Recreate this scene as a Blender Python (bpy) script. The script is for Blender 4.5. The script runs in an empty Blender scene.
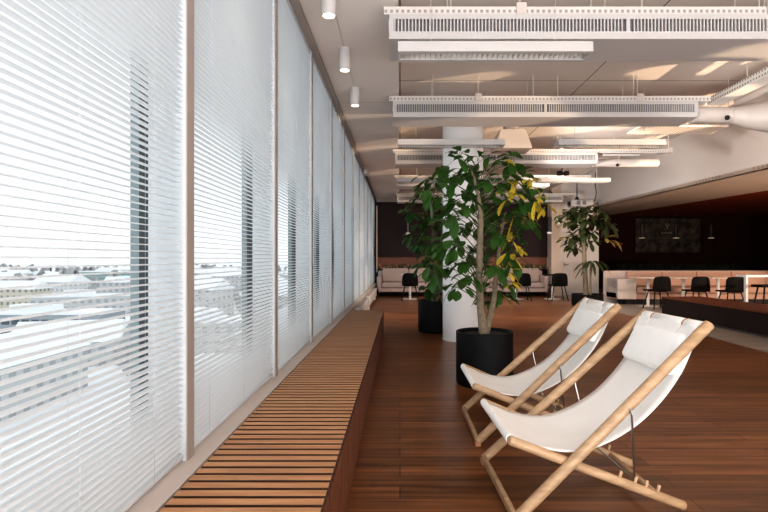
import bpy, math, random
from mathutils import Vector, Matrix
random.seed(7)
C = bpy.context.scene.collection
PI = math.pi

# ------------------------------------------------------------------ helpers
class MB:
    def __init__(s): s.v=[]; s.f=[]
    def add(s, vs, fs):
        o=len(s.v); s.v+= [tuple(p) for p in vs]; s.f+=[tuple(i+o for i in f) for f in fs]; return s
    def box(s, x0,x1,y0,y1,z0,z1, M=None):
        vs=[Vector(p) for p in ((x0,y0,z0),(x1,y0,z0),(x1,y1,z0),(x0,y1,z0),(x0,y0,z1),(x1,y0,z1),(x1,y1,z1),(x0,y1,z1))]
        if M is not None: vs=[M@p for p in vs]
        return s.add(vs,[(0,3,2,1),(4,5,6,7),(0,1,5,4),(1,2,6,5),(2,3,7,6),(3,0,4,7)])
    def rbox(s, x0,x1,y0,y1,z0,z1, r=.02, n=3, M=None):
        # soft rounded box: superellipsoid style by pushing a grid
        cx,cy,cz=(x0+x1)/2,(y0+y1)/2,(z0+z1)/2; hx,hy,hz=(x1-x0)/2,(y1-y0)/2,(z1-z0)/2
        r=min(r,hx,hy,hz)
        def axis(h):
            a=[]
            for i in range(n+1): a.append((-h+r, -math.cos(i/n*PI/2)))
            return [(-1,i/n) for i in range(n+1)]+[(1,1-i/n) for i in range(n+1)]
        K=2*(n+1)
        ax=axis(1)
        def co(i,h):
            sg,t=ax[i]; return sg*(h-r), sg*(1-t)  # core position, and offset factor
        idx={}; vs=[]
        def vert(i,j,k):
            key=(i,j,k)
            if key not in idx:
                X,ox=co(i,hx);Y,oy=co(j,hy);Z,oz=co(k,hz)
                d=Vector((ox,oy,oz)); m=max(abs(ox),abs(oy),abs(oz))
                if d.length>1e-9: d=d.normalized()*r if m>=.999 else d*r
                p=Vector((cx+X+d.x,cy+Y+d.y,cz+Z+d.z))
                idx[key]=len(vs); vs.append(M@p if M is not None else p)
            return idx[key]
        fs=[]
        for i in range(K-1):
            for j in range(K-1):
                fs.append((vert(i,j,0),vert(i,j+1,0),vert(i+1,j+1,0),vert(i+1,j,0)))
                fs.append((vert(i,j,K-1),vert(i+1,j,K-1),vert(i+1,j+1,K-1),vert(i,j+1,K-1)))
                fs.append((vert(i,0,j),vert(i+1,0,j),vert(i+1,0,j+1),vert(i,0,j+1)))
                fs.append((vert(i,K-1,j),vert(i,K-1,j+1),vert(i+1,K-1,j+1),vert(i+1,K-1,j)))
                fs.append((vert(0,i,j),vert(0,i,j+1),vert(0,i+1,j+1),vert(0,i+1,j)))
                fs.append((vert(K-1,i,j),vert(K-1,i+1,j),vert(K-1,i+1,j+1),vert(K-1,i,j+1)))
        return s.add(vs,fs)
    def tube(s, pts, rad, n=12, cap=True):
        pts=[Vector(p) for p in pts]
        if not isinstance(rad,(list,tuple)): rad=[rad]*len(pts)
        vs=[];fs=[];up=None
        for i,p in enumerate(pts):
            t=(pts[min(i+1,len(pts)-1)]-pts[max(i-1,0)]).normalized()
            if up is None: up=Vector((0,0,1)) if abs(t.z)<.9 else Vector((1,0,0))
            a=t.cross(up).normalized(); b=a.cross(t).normalized(); up=b
            for k in range(n):
                an=2*PI*k/n; vs.append(p+rad[i]*(math.cos(an)*a+math.sin(an)*b))
        for i in range(len(pts)-1):
            for k in range(n):
                k2=(k+1)%n; fs.append((i*n+k,i*n+k2,(i+1)*n+k2,(i+1)*n+k))
        if cap: fs.append(tuple(range(n))); fs.append(tuple((len(pts)-1)*n+k for k in reversed(range(n))))
        return s.add(vs,fs)
    def rod(s,a,b,r,n=12,e=.25):       # rod with rounded ends
        a=Vector(a);b=Vector(b);d=(b-a).normalized()*r
        return s.tube([a,a+d*e*.4,a+d*e*1.4,b-d*e*1.4,b-d*e*.4,b],[r*.6,r*.86,r,r,r*.86,r*.6],n)
    def lathe(s, prof, cx=0,cy=0, n=40, M=None):
        vs=[];fs=[]
        for r,z in prof:
            for k in range(n):
                p=Vector((cx+r*math.cos(2*PI*k/n),cy+r*math.sin(2*PI*k/n),z)); vs.append(M@p if M is not None else p)
        for i in range(len(prof)-1):
            for k in range(n):
                k2=(k+1)%n; fs.append((i*n+k,i*n+k2,(i+1)*n+k2,(i+1)*n+k))
        if prof[0][0]>1e-6: fs.append(tuple(reversed(range(n))))
        if prof[-1][0]>1e-6: fs.append(tuple((len(prof)-1)*n+k for k in range(n)))
        return s.add(vs,fs)
    def quad(s,a,b,c,d): return s.add([a,b,c,d],[(0,1,2,3)])
    def build(s,name,mat,parent=None,smooth=False,loc=None,bevel=0):
        me=bpy.data.meshes.new(name); me.from_pydata(s.v,[],s.f); me.update()
        if smooth:
            for p in me.polygons: p.use_smooth=True
            try: me.set_sharp_from_angle(angle=math.radians(40))
            except Exception: pass
        me.materials.append(mat)
        o=bpy.data.objects.new(name,me); C.objects.link(o)
        if parent: o.parent=parent
        if loc: o.location=loc
        if bevel:
            m=o.modifiers.new('Bevel','BEVEL'); m.width=bevel; m.segments=2; m.limit_method='ANGLE'; m.harden_normals=False
        return o

def tag(o,label,cat,group=None,kind=None):
    o['label']=label; o['category']=cat
    if group: o['group']=group
    if kind: o['kind']=kind
    return o
def thing(name,label,cat,loc=(0,0,0),rz=0,group=None):
    o=bpy.data.objects.new(name,None); C.objects.link(o); o.location=loc; o.rotation_euler=(0,0,rz)
    o.empty_display_size=.1
    return tag(o,label,cat,group)
def struct(o,label=None):
    o['kind']='structure'
    if label: o['label']=label
    return o
def dup(root,loc,rz=None,label=None,group=None):
    r=root.copy(); C.objects.link(r); r.location=loc
    if rz is not None: r.rotation_euler=(0,0,rz)
    if label: r['label']=label
    if group: r['group']=group
    for ch in list(root.children):
        c=ch.copy(); C.objects.link(c); c.parent=r
        for g in ch.children:
            d=g.copy(); C.objects.link(d); d.parent=c
    return r
def srgb(r,g,b):
    f=lambda c:(c/255/12.92) if c/255<=.04045 else ((c/255+.055)/1.055)**2.4
    return (f(r),f(g),f(b),1)

# ------------------------------------------------------------------ materials
def mat(name,col,rough=.5,metal=0,noise=0,nscale=8,bump=0,bscale=60,emit=None,es=1,spec=None,trans=0):
    m=bpy.data.materials.new(name); m.use_nodes=True; nt=m.node_tree; N=nt.nodes; L=nt.links
    b=N['Principled BSDF']; b.inputs['Base Color'].default_value=col; b.inputs['Roughness'].default_value=rough
    b.inputs['Metallic'].default_value=metal
    if spec is not None: b.inputs['Specular IOR Level'].default_value=spec
    tc=N.new('ShaderNodeTexCoord')
    if noise:
        n=N.new('ShaderNodeTexNoise'); n.inputs['Scale'].default_value=nscale; L.new(tc.outputs['Object'],n.inputs['Vector'])
        mx=N.new('ShaderNodeMix'); mx.data_type='RGBA'; mx.inputs['A'].default_value=tuple(c*(1-noise) for c in col[:3])+(1,)
        mx.inputs['B'].default_value=tuple(min(1,c*(1+noise)) for c in col[:3])+(1,)
        L.new(n.outputs['Fac'],mx.inputs['Factor']); L.new(mx.outputs['Result'],b.inputs['Base Color'])
    if bump:
        n=N.new('ShaderNodeTexNoise'); n.inputs['Scale'].default_value=bscale; L.new(tc.outputs['Object'],n.inputs['Vector'])
        bp=N.new('ShaderNodeBump'); bp.inputs['Strength'].default_value=bump; bp.inputs['Distance'].default_value=.01
        L.new(n.outputs['Fac'],bp.inputs['Height']); L.new(bp.outputs['Normal'],b.inputs['Normal'])
    if emit: b.inputs['Emission Color'].default_value=emit; b.inputs['Emission Strength'].default_value=es
    if trans:
        tr=N.new('ShaderNodeBsdfTranslucent'); tr.inputs['Color'].default_value=col
        ms=N.new('ShaderNodeMixShader'); ms.inputs[0].default_value=trans
        L.new(b.outputs[0],ms.inputs[1]); L.new(tr.outputs[0],ms.inputs[2]); L.new(ms.outputs[0],N['Material Output'].inputs[0])
    return m

def wood(name,c1,c2,rough=.4,grain=(2,40,40),planks=None,dark=.5,gap=.004,bump=.15,spec=.5):
    m=bpy.data.materials.new(name); m.use_nodes=True; nt=m.node_tree; N=nt.nodes; L=nt.links
    b=N['Principled BSDF']; b.inputs['Roughness'].default_value=rough; b.inputs['Specular IOR Level'].default_value=spec
    tc=N.new('ShaderNodeTexCoord'); mp=N.new('ShaderNodeMapping'); mp.inputs['Scale'].default_value=grain
    L.new(tc.outputs['Object'],mp.inputs['Vector'])
    n=N.new('ShaderNodeTexNoise'); n.inputs['Scale'].default_value=1; n.inputs['Detail'].default_value=6; n.inputs['Distortion'].default_value=.6
    L.new(mp.outputs[0],n.inputs['Vector'])
    rp=N.new('ShaderNodeValToRGB'); rp.color_ramp.elements[0].position=.3; rp.color_ramp.elements[1].position=.7
    rp.color_ramp.elements[0].color=c1; rp.color_ramp.elements[1].color=c2
    L.new(n.outputs['Fac'],rp.inputs[0]); out=rp.outputs[0]
    if planks:
        br=N.new('ShaderNodeTexBrick'); br.offset=.37; br.offset_frequency=2
        br.inputs['Brick Width'].default_value=planks[0]; br.inputs['Row Height'].default_value=planks[1]
        br.inputs['Scale'].default_value=1; br.inputs['Mortar Size'].default_value=gap; br.inputs['Mortar Smooth'].default_value=.3
        br.inputs['Color1'].default_value=(dark,dark,dark,1); br.inputs['Color2'].default_value=(1,1,1,1); br.inputs['Mortar'].default_value=(.16,.14,.12,1)
        L.new(tc.outputs['Object'],br.inputs['Vector'])
        mx=N.new('ShaderNodeMix'); mx.data_type='RGBA'; mx.blend_type='MULTIPLY'; mx.inputs['Factor'].default_value=1
        L.new(out,mx.inputs['A']); L.new(br.outputs['Color'],mx.inputs['B']); out=mx.outputs['Result']
        n2=N.new('ShaderNodeTexNoise'); n2.inputs['Scale'].default_value=.7; L.new(tc.outputs['Object'],n2.inputs['Vector'])
        mr=N.new('ShaderNodeMapRange'); mr.inputs['To Min'].default_value=rough-.08; mr.inputs['To Max'].default_value=rough+.1
        L.new(n2.outputs['Fac'],mr.inputs['Value']); L.new(mr.outputs[0],b.inputs['Roughness'])
    L.new(out,b.inputs['Base Color'])
    bp=N.new('ShaderNodeBump'); bp.inputs['Strength'].default_value=bump; bp.inputs['Distance'].default_value=.004
    L.new(n.outputs['Fac'],bp.inputs['Height']); L.new(bp.outputs['Normal'],b.inputs['Normal'])
    return m

def holes(name,col,hole,px,pz,fill=.45,axis=0,axis2=2,rough=.5,base=.0,emit=None):
    """white sheet metal with a regular grid of punched slots"""
    m=bpy.data.materials.new(name); m.use_nodes=True; nt=m.node_tree; N=nt.nodes; L=nt.links
    b=N['Principled BSDF']; b.inputs['Roughness'].default_value=rough
    tc=N.new('ShaderNodeTexCoord'); sp=N.new('ShaderNodeSeparateXYZ'); L.new(tc.outputs['Object'],sp.inputs[0])
    def cell(ax,p,fl):
        d=N.new('ShaderNodeMath'); d.operation='DIVIDE'; d.inputs[1].default_value=p; L.new(sp.outputs[ax],d.inputs[0])
        fr=N.new('ShaderNodeMath'); fr.operation='FRACT'; L.new(d.outputs[0],fr.inputs[0])
        s2=N.new('ShaderNodeMath'); s2.operation='SUBTRACT'; s2.inputs[1].default_value=.5; L.new(fr.outputs[0],s2.inputs[0])
        ab=N.new('ShaderNodeMath'); ab.operation='ABSOLUTE'; L.new(s2.outputs[0],ab.inputs[0])
        lt=N.new('ShaderNodeMath'); lt.operation='LESS_THAN'; lt.inputs[1].default_value=fl/2; L.new(ab.outputs[0],lt.inputs[0]); return lt
    a=cell(axis,px,fill); c=cell(axis2,pz,fill)
    mu=N.new('ShaderNodeMath'); mu.operation='MULTIPLY'; L.new(a.outputs[0],mu.inputs[0]); L.new(c.outputs[0],mu.inputs[1])
    mx=N.new('ShaderNodeMix'); mx.data_type='RGBA'; mx.inputs['A'].default_value=col; mx.inputs['B'].default_value=hole
    L.new(mu.outputs[0],mx.inputs['Factor']); L.new(mx.outputs['Result'],b.inputs['Base Color'])
    return m

def seams(name,col,line,px,py,rough=.6,w=.004):
    m=bpy.data.materials.new(name); m.use_nodes=True; nt=m.node_tree; N=nt.nodes; L=nt.links
    b=N['Principled BSDF']; b.inputs['Roughness'].default_value=rough; b.inputs['Specular IOR Level'].default_value=.2
    tc=N.new('ShaderNodeTexCoord'); br=N.new('ShaderNodeTexBrick'); br.offset=0
    br.inputs['Brick Width'].default_value=px; br.inputs['Row Height'].default_value=py; br.inputs['Scale'].default_value=1
    br.inputs['Mortar Size'].default_value=w; br.inputs['Mortar Smooth'].default_value=.2
    br.inputs['Color1'].default_value=col; br.inputs['Color2'].default_value=tuple(c*.97 for c in col[:3])+(1,); br.inputs['Mortar'].default_value=line
    L.new(tc.outputs['Object'],br.inputs['Vector']); L.new(br.outputs['Color'],b.inputs['Base Color'])
    return m

M={}
M['floor']=wood('floor_wood',srgb(102,60,34),srgb(164,106,62),rough=.32,grain=(1.3,26,1),planks=(2.3,.135),dark=.5,gap=.0035,bump=.1)
M['floor2']=wood('pale_floor',srgb(150,140,132),srgb(176,166,158),rough=.45,grain=(1.5,12,1),planks=(1.2,.2),dark=.85,gap=.003)
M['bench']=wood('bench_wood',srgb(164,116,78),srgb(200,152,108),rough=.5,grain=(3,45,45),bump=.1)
M['bench_gap_shade']=wood('bench_gap_shade_wood',srgb(52,30,20),srgb(76,46,30),rough=.6,grain=(5,60,60))  # same wood painted darker, standing in for shade between the slats
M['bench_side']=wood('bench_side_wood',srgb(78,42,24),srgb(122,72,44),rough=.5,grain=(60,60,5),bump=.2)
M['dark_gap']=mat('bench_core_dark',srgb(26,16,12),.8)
M['oak']=wood('pale_oak',srgb(162,132,102),srgb(192,162,128),rough=.45,grain=(4,30,30),bump=.12)
M['canvas']=mat('white_canvas',srgb(250,248,245),.8,noise=.015,nscale=30,bump=.12,bscale=350,trans=.10)
M['pillow']=mat('pillow_canvas',srgb(250,249,247),.85,noise=.03,nscale=20,bump=.12,bscale=300)
M['steel']=mat('brushed_steel',srgb(170,170,170),.3,1)
M['tan']=mat('tan_stitching',srgb(176,128,92),.7)
M['pot']=mat('matte_black_pot',srgb(20,21,23),.55,spec=.2,noise=.1)
M['soil']=mat('dark_soil',srgb(52,44,38),.95,noise=.4,nscale=60,bump=.6,bscale=90)
M['bark']=mat('grey_bark',srgb(130,117,98),.85,noise=.5,nscale=28,bump=.5,bscale=50)
M['leaf']=mat('green_leaf',srgb(60,98,42),.3,noise=.42,nscale=7,trans=.3)
M['leaf2']=mat('dark_green_leaf',srgb(50,86,40),.33,noise=.4,nscale=6,trans=.22)
M['leaf3']=mat('olive_leaf',srgb(62,72,40),.4,noise=.4,nscale=4,trans=.25)
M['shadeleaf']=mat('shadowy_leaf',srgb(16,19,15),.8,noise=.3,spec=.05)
M['twig']=mat('green_brown_twig',srgb(72,76,46),.8)
M['yellow']=mat('yellow_leaf',srgb(222,198,70),.4,noise=.3,nscale=9,trans=.3)
M['tanleaf']=mat('tan_leaf',srgb(182,156,96),.5,noise=.25,nscale=6,trans=.3)
M['white']=mat('white_wall_paint',srgb(218,212,208),.6,noise=.015,nscale=3)
M['soffit']=seams('soffit_panels',srgb(230,222,216),srgb(150,142,136),1.2,3.35)
M['ceil']=seams('ceiling_panels',srgb(228,218,210),srgb(120,112,106),2.4,2.2,w=.008)
M['column']=mat('column_paint',srgb(246,246,247),.45)
M['beamw']=mat('beam_white',srgb(196,193,192),.5)
M['duct']=mat('duct_paint',srgb(205,196,190),.45)
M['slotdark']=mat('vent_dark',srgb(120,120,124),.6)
M['tray']=holes('tray_punched',srgb(214,210,206),srgb(158,152,148),.045,.05,.5)
M['trayy']=holes('tray_punched_deep',srgb(214,210,206),srgb(110,106,104),.045,.05,.5,axis=1)
M['perf']=holes('punched_panel',srgb(240,228,214),srgb(168,146,124),.055,.055,.5,axis=0,axis2=1)
M['lampglow']=mat('lamp_glow',srgb(255,250,240),.4,emit=srgb(255,246,232),es=1.6)
M['louvre']=mat('lamp_louvre',srgb(214,216,216),.25,.4)
M['spotglow']=mat('spot_glow',srgb(255,250,235),.4,emit=srgb(255,236,205),es=7)
M['slat']=mat('blind_slat',srgb(228,231,233),.45,trans=.27)
M['cord']=mat('blind_cord',srgb(200,202,204),.7)
M['bronze']=mat('bronze_mullion',srgb(158,148,142),.4)
M['finwhite']=mat('fin_white',srgb(192,197,201),.6)
M['findark']=mat('fin_dark',srgb(48,56,60),.4)
M['finteal']=mat('fin_teal',srgb(128,142,146),.4)
M['sill']=mat('sill_beige',srgb(196,184,176),.5,noise=.02)
M['wallgrey']=mat('wall_below_sill',srgb(168,160,154),.7)
M['track']=mat('black_plastic',srgb(18,18,20),.5)
M['darkwall']=seams('aubergine_panels',srgb(46,32,31),srgb(26,20,20),1.4,9,rough=.5,w=.006)
M['niche']=wood('niche_wood',srgb(110,62,40),srgb(140,84,58),rough=.5,grain=(3,30,30))
M['redwall']=wood('red_brown_wall',srgb(40,15,11),srgb(56,23,16),spec=.1,rough=.6,grain=(30,30,2))
M['redceil']=wood('red_brown_ceiling',srgb(120,54,28),srgb(146,70,38),spec=.1,rough=.6,grain=(30,2,2))
M['strip']=holes('perforated_tan_soffit',srgb(222,200,182),srgb(188,162,142),.11,.11,.5,axis=0,axis2=1)
M['sofa']=mat('blush_fabric',srgb(184,166,160),.9,noise=.05,nscale=25,bump=.15,bscale=200)
M['sofa2']=mat('tan_leather',srgb(188,152,134),.7,noise=.05,nscale=10)
M['panel']=mat('pale_panel',srgb(206,192,184),.6)
M['blackshell']=mat('black_shell',srgb(12,12,13),.55,spec=.15)
M['brownshell']=mat('dark_brown_shell',srgb(18,12,10),.55,spec=.15)
M['blackleg']=mat('black_leg',srgb(14,14,14),.5,spec=.2)
M['tablewhite']=mat('table_white',srgb(226,222,220),.45)
M['tabletop']=mat('pale_tabletop',srgb(238,222,206),.45)
M['blockside']=mat('block_side_dark',srgb(40,30,28),.6,spec=.2,noise=.12,nscale=12)
M['blocktop']=mat('block_top_leather',srgb(110,60,40),.5,spec=.3,noise=.1,nscale=5)
M['plinth']=mat('grey_plinth',srgb(96,90,88),.6)
M['picture']=None
M['glow_disc']=mat('pendant_disc',srgb(120,112,100),.5,emit=srgb(255,226,190),es=.75)
M['radiator']=mat('radiator_white',srgb(222,220,218),.4)
M['snow']=mat('snow',srgb(236,240,244),.9,noise=.03,nscale=.05)
M['doorw']=mat('door_white',srgb(206,196,190),.5)
M['warmwhite']=mat('warm_pillar',srgb(214,196,182),.6)

def glass_mat():
    m=bpy.data.materials.new('window_glass'); m.use_nodes=True; N=m.node_tree.nodes; L=m.node_tree.links
    N.remove(N['Principled BSDF']); t=N.new('ShaderNodeBsdfTransparent'); t.inputs[0].default_value=(.95,.97,.965,1)
    g=N.new('ShaderNodeBsdfGlossy'); g.inputs['Roughness'].default_value=.02
    ms=N.new('ShaderNodeMixShader'); ms.inputs[0].default_value=.03; L.new(t.outputs[0],ms.inputs[1]); L.new(g.outputs[0],ms.inputs[2])
    L.new(ms.outputs[0],N['Material Output'].inputs[0]); return m
M['glass']=glass_mat()
def facade(name,wall,win,px,pz,fill=.5):
    m=bpy.data.materials.new(name); m.use_nodes=True; nt=m.node_tree; N=nt.nodes; L=nt.links
    b=N['Principled BSDF']; b.inputs['Roughness'].default_value=.7
    tc=N.new('ShaderNodeTexCoord'); sp=N.new('ShaderNodeSeparateXYZ'); L.new(tc.outputs['Object'],sp.inputs[0])
    ad=N.new('ShaderNodeMath'); L.new(sp.outputs[0],ad.inputs[0]); L.new(sp.outputs[1],ad.inputs[1])
    def cell(o,p,fl):
        d=N.new('ShaderNodeMath'); d.operation='DIVIDE'; d.inputs[1].default_value=p; L.new(o,d.inputs[0])
        fr=N.new('ShaderNodeMath'); fr.operation='FRACT'; L.new(d.outputs[0],fr.inputs[0])
        lt=N.new('ShaderNodeMath'); lt.operation='LESS_THAN'; lt.inputs[1].default_value=fl; L.new(fr.outputs[0],lt.inputs[0]); return lt
    a=cell(ad.outputs[0],px,fill); c=cell(sp.outputs[2],pz,.5)
    mu=N.new('ShaderNodeMath'); mu.operation='MULTIPLY'; L.new(a.outputs[0],mu.inputs[0]); L.new(c.outputs[0],mu.inputs[1])
    mx=N.new('ShaderNodeMix'); mx.data_type='RGBA'; mx.inputs['A'].default_value=wall; mx.inputs['B'].default_value=win
    L.new(mu.outputs[0],mx.inputs['Factor']); L.new(mx.outputs['Result'],b.inputs['Base Color']); return m

# ------------------------------------------------------------------ camera
cam=bpy.data.cameras.new('camera'); co=bpy.data.objects.new('camera',cam); C.objects.link(co)
co.location=(0,0,1.2); co.rotation_euler=(PI/2,0,0)
cam.sensor_width=36; cam.lens=24; cam.shift_x=-16/768; cam.shift_y=3/768; cam.clip_start=.02; cam.clip_end=8000
bpy.context.scene.camera=co

# ------------------------------------------------------------------ room shell
CH=3.5        # high ceiling
SZ=3.25       # soffit by the windows
LX=2.93       # low ceiling on the right
def poly(name,pts,m,label=None,thick=None,zdir=-1):
    n=len(pts); vs=[Vector(p) for p in pts]; mb=MB()
    if thick:
        t=Vector(thick); vs2=[v+t for v in vs]
        mb.add(vs+vs2,[tuple(range(n)),tuple(reversed(range(n,2*n)))]+[(i,i+n,(i+1)%n+n,(i+1)%n) for i in range(n)])
    else: mb.add(vs,[tuple(range(n))])
    return struct(mb.build(name,m),label)
# boundary of dark timber floor / pale floor
poly('floor',[(-1.0,-3,0),(4.3,-3,0),(4.92,11.6,0),(5.25,17.5,0),(-1.0,17.5,0)],M['floor'],'reddish brown timber plank floor',(0,0,-.2))
poly('floor_pale',[(4.3,-3,0),(14,-3,0),(14,20.6,0),(5.4,20.6,0),(5.25,17.5,0),(4.92,11.6,0)],M['floor2'],'pale grey floor beyond the timber boards',(0,0,-.2))
HC=4.2
poly('ceiling',[(-.02,-3,CH),(-.02,17.6,CH),(4.95,17.6,CH),(4.95,-3,CH)],M['ceil'],'high white panel ceiling above the vent beams',(0,0,.1))
mb=MB(); mb.box(4.85,4.95,-3,17.6,CH+.1,HC+.1); struct(mb.build('trim_5',M['white']),'white step between the two ceiling heights')
poly('ceiling_recess',[(4.95,-3,HC),(4.95,17.6,HC),(6.6,17.6,HC),(6.54,17.0,HC),(7.75,-3,HC)],M['white'],'raised plain white ceiling beside the bulkhead',(0,0,.1))
poly('ceiling_soffit',[(-.80,-3,SZ),(-.80,17.5,SZ),(-.02,17.5,SZ),(-.02,-3,SZ)],M['soffit'],'lower white soffit along the windows',(0,0,CH-SZ+.05))
poly('ceiling_strip',[(6.54,17.0,LX),(7.75,-3,LX),(10.2,-3,LX),(9.28,12.9,LX),(8.2,20.6,LX),(6.54,20.6,LX)],M['strip'],'tan perforated strip under the white bulkhead',(0,0,.08))
poly('ceiling_low',[(10.2,-3,LX-.004),(14,-3,LX-.004),(14,20.6,LX-.004),(8.2,20.6,LX-.004),(9.28,12.9,LX-.004)],M['redceil'],'dark red brown lower ceiling over the cafe seating',(0,0,.1))
poly('wall_bulkhead',[(6.54,17.0,LX),(7.75,-3,LX),(7.75,-3,HC),(6.54,17.0,HC)],M['white'],'white bulkhead wall above the cafe opening',(.1,0,0))
mb=MB(); mb.box(-1.2,5.07,17.5,17.7,0,CH); struct(mb.build('wall_far',M['darkwall']),'dark aubergine panelled far wall')
mb=MB(); mb.box(-.8,-.02,17.3,17.5,3.13,SZ); struct(mb.build('trim_1',M['wallgrey']))
mb=MB(); mb.box(-.02,5.07,17.34,17.5,3.13,CH); struct(mb.build('wall_far_upper',M['white']),'white band of wall above the dark panels')
mb=MB(); mb.box(5.3,6.6,17.0,17.2,0,HC); mb.box(6.5,6.6,17.2,20.6,0,HC); struct(mb.build('wall_corner',M['white']),'white wall behind the small potted tree')
mb=MB(); mb.box(5.0,5.32,16.9,17.5,0,HC); struct(mb.build('pillar',M['warmwhite']),'slim warm white pillar at the end of the dark wall')
mb=MB(); mb.box(6.6,14,20.5,20.7,0,LX); struct(mb.build('wall_cafe',M['redwall']),'dark red brown wall behind the cafe')
mb=MB(); mb.box(14,14.2,-3,20.6,0,LX); struct(mb.build('wall_right',M['redwall']))
mb=MB(); mb.box(-1.2,14.2,-3.2,-3,0,HC+.1); struct(mb.build('wall_back',M['white']))
mb=MB(); mb.box(-1.2,-.86,-3,17.5,-.3,.33); struct(mb.build('wall_left',M['wallgrey']),'low grey wall under the windows')
mb=MB(); mb.box(-1.2,-.80,-3,17.5,SZ-.01,CH+.1); struct(mb.build('wall_left_upper',M['white']))
mb=MB(); mb.box(-1.02,-.785,-3,17.5,.33,.39); struct(mb.build('window_sill',M['sill'],bevel=.003),'beige sill running below the blinds')
mb=MB(); mb.box(-.865,-.80,-3,17.5,3.215,SZ+.002); struct(mb.build('trim_2',M['bronze']),'grey blind pocket trim along the window head')
# door in the corner white wall
d=bpy.data.objects.new('door_1',None); C.objects.link(d); d.location=(5.72,17.0,0); struct(d,'pale door in the white wall beside the small tree')
mb=MB(); mb.box(-.36,.40,-.03,0,0,2.1); mb.build('door_leaf',M['doorw'],d)
mb=MB(); mb.box(-.42,-.36,-.045,0,0,2.16); mb.box(.40,.46,-.045,0,0,2.16); mb.box(-.36,.40,-.045,0,2.1,2.16); mb.build('door_frame',M['white'],d)
mb=MB(); mb.rod((-.27,-.08,1.02),(-.15,-.08,1.02),.012); mb.rod((-.27,-.03,1.02),(-.27,-.08,1.02),.012); mb.box(-.29,-.25,-.036,-.03,.95,1.12); mb.build('door_handle',M['steel'],d,True)

# niche with planter in the far wall (built as a recess front proud of the wall)
mb=MB(); mb.box(-.78,5.0,17.44,17.5,.74,1.27); struct(mb.build('trim_3',M['niche']),'warm wooden band behind the sofas')
mb=MB(); mb.box(-.78,5.0,17.36,17.5,1.27,3.13); struct(mb.build('wall_far_panel',M['darkwall']),'dark panel above the wooden band')

# ------------------------------------------------------------------ windows and blinds
YK=[2.12+1.45*k for k in range(-3,11)]     # mullion positions
YK=[y for y in YK if y<17.4]
mb=MB()
for i,y in enumerate(YK):
    w=bpy.data.objects.new('window_%d'%(i+1),None); C.objects.link(w); w.location=(0,y,0); struct(w)
    m=MB(); m.box(-.858,-.852,-.07,0,.39,3.22); m.build('mullion',M['bronze'],w)
    m=MB(); m.box(-1.01,-.858,-.066,-.004,.39,3.22); m.build('white_fin',M['finwhite'],w)
    m=MB(); m.box(-1.048,-1.01,-.064,-.006,.33,3.25); m.build('dark_fin',M['findark'],w)
    m=MB(); m.box(-1.085,-1.048,-.06,-.01,.33,3.25); m.build('outer_fin',M['finteal'],w)
    m=MB(); m.quad((-1.05,0,.39),(-1.05,1.38,.39),(-1.05,1.38,3.25),(-1.05,0,3.25)); m.build('pane',M['glass'],w)
    m=MB(); m.box(-1.08,-1.02,0,1.38,.33,.43); m.box(-1.08,-1.02,0,1.38,3.19,3.25); m.build('frame',M['finwhite'],w)
# blinds
def blind_parts(L,y0root,label):
    t=thing('venetian_blind',label,'blind',(-.879,y0root,.39),0,'white venetian blinds along the window wall')
    m=MB(); z=.055
    while z<2.78:
        pts=[(-.0155,-.0004),(-.008,.0016),(0,.002),(.008,.0004),(.0155,-.0026)]
        vs=[(x,0.004,z+h) for x,h in pts]+[(x,L-.004,z+h) for x,h in pts]
        m.add(vs,[(k,k+1,k+6,k+5) for k in range(4)]); z+=.023
    m.build('slats',M['slat'],t,True)
    m=MB(); m.rbox(-.013,.013,.003,L-.003,.012,.03,.004,2); m.build('bottom_rail',M['slat'],t,True)
    m=MB(); m.box(-.015,.015,.003,L-.003,2.79,2.825); m.build('head_rail',M['finwhite'],t)
    m=MB()
    for yy in (.2,L-.25,L*.5+.02):
        for xx in (-.0165,.0165): m.tube([(xx,yy,.02),(xx,yy,2.8)],.0005,5,False)
    m.build('ladder_cords',M['cord'],t)
    return t
ORD=['nearest','second','third','fourth','fifth','sixth','seventh','eighth','ninth','tenth','eleventh','twelfth']
b0=None; n=0
for i,y in enumerate(YK):
    if i<2: continue   # behind the camera's view: i=2 is the first seen at left edge
    lab='white venetian blind, %s one along the window wall'%(ORD[min(n,11)]) if n else 'large white venetian blind nearest the viewer at the left edge'
    if b0 is None: b0=blind_parts(1.38,y,lab)
    else: dup(b0,(-.879,y,.39),None,lab)
    n+=1
for i in (0,1):
    dup(b0,(-.879,YK[i],.39),None,'white venetian blind behind the viewer, window %s'%('one' if i==0 else 'two'))

# ------------------------------------------------------------------ slatted bench
bx0,bx1,by0,by1,bz=-.775,-.255,.25,8.13,.39
t=thing('slatted_bench','long low wooden slatted bench running below the windows','bench',(bx1-.26,by0,0))
ox=-(bx1-.26); oy=-by0
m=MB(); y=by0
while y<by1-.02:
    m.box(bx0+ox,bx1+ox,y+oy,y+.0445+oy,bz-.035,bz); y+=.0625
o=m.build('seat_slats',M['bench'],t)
o.data.materials.append(M['bench_gap_shade'])
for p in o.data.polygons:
    if p.normal.z<.5: p.material_index=1  # vertical slat faces take the painted gap shade
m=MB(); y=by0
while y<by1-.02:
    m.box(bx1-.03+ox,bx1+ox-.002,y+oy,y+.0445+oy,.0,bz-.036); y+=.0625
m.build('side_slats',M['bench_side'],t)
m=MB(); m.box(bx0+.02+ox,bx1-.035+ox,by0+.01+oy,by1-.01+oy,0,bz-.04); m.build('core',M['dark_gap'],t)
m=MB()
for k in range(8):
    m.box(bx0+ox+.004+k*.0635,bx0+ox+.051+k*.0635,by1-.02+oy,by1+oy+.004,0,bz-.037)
m.build('end_slats',M['bench_side'],t)

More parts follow.
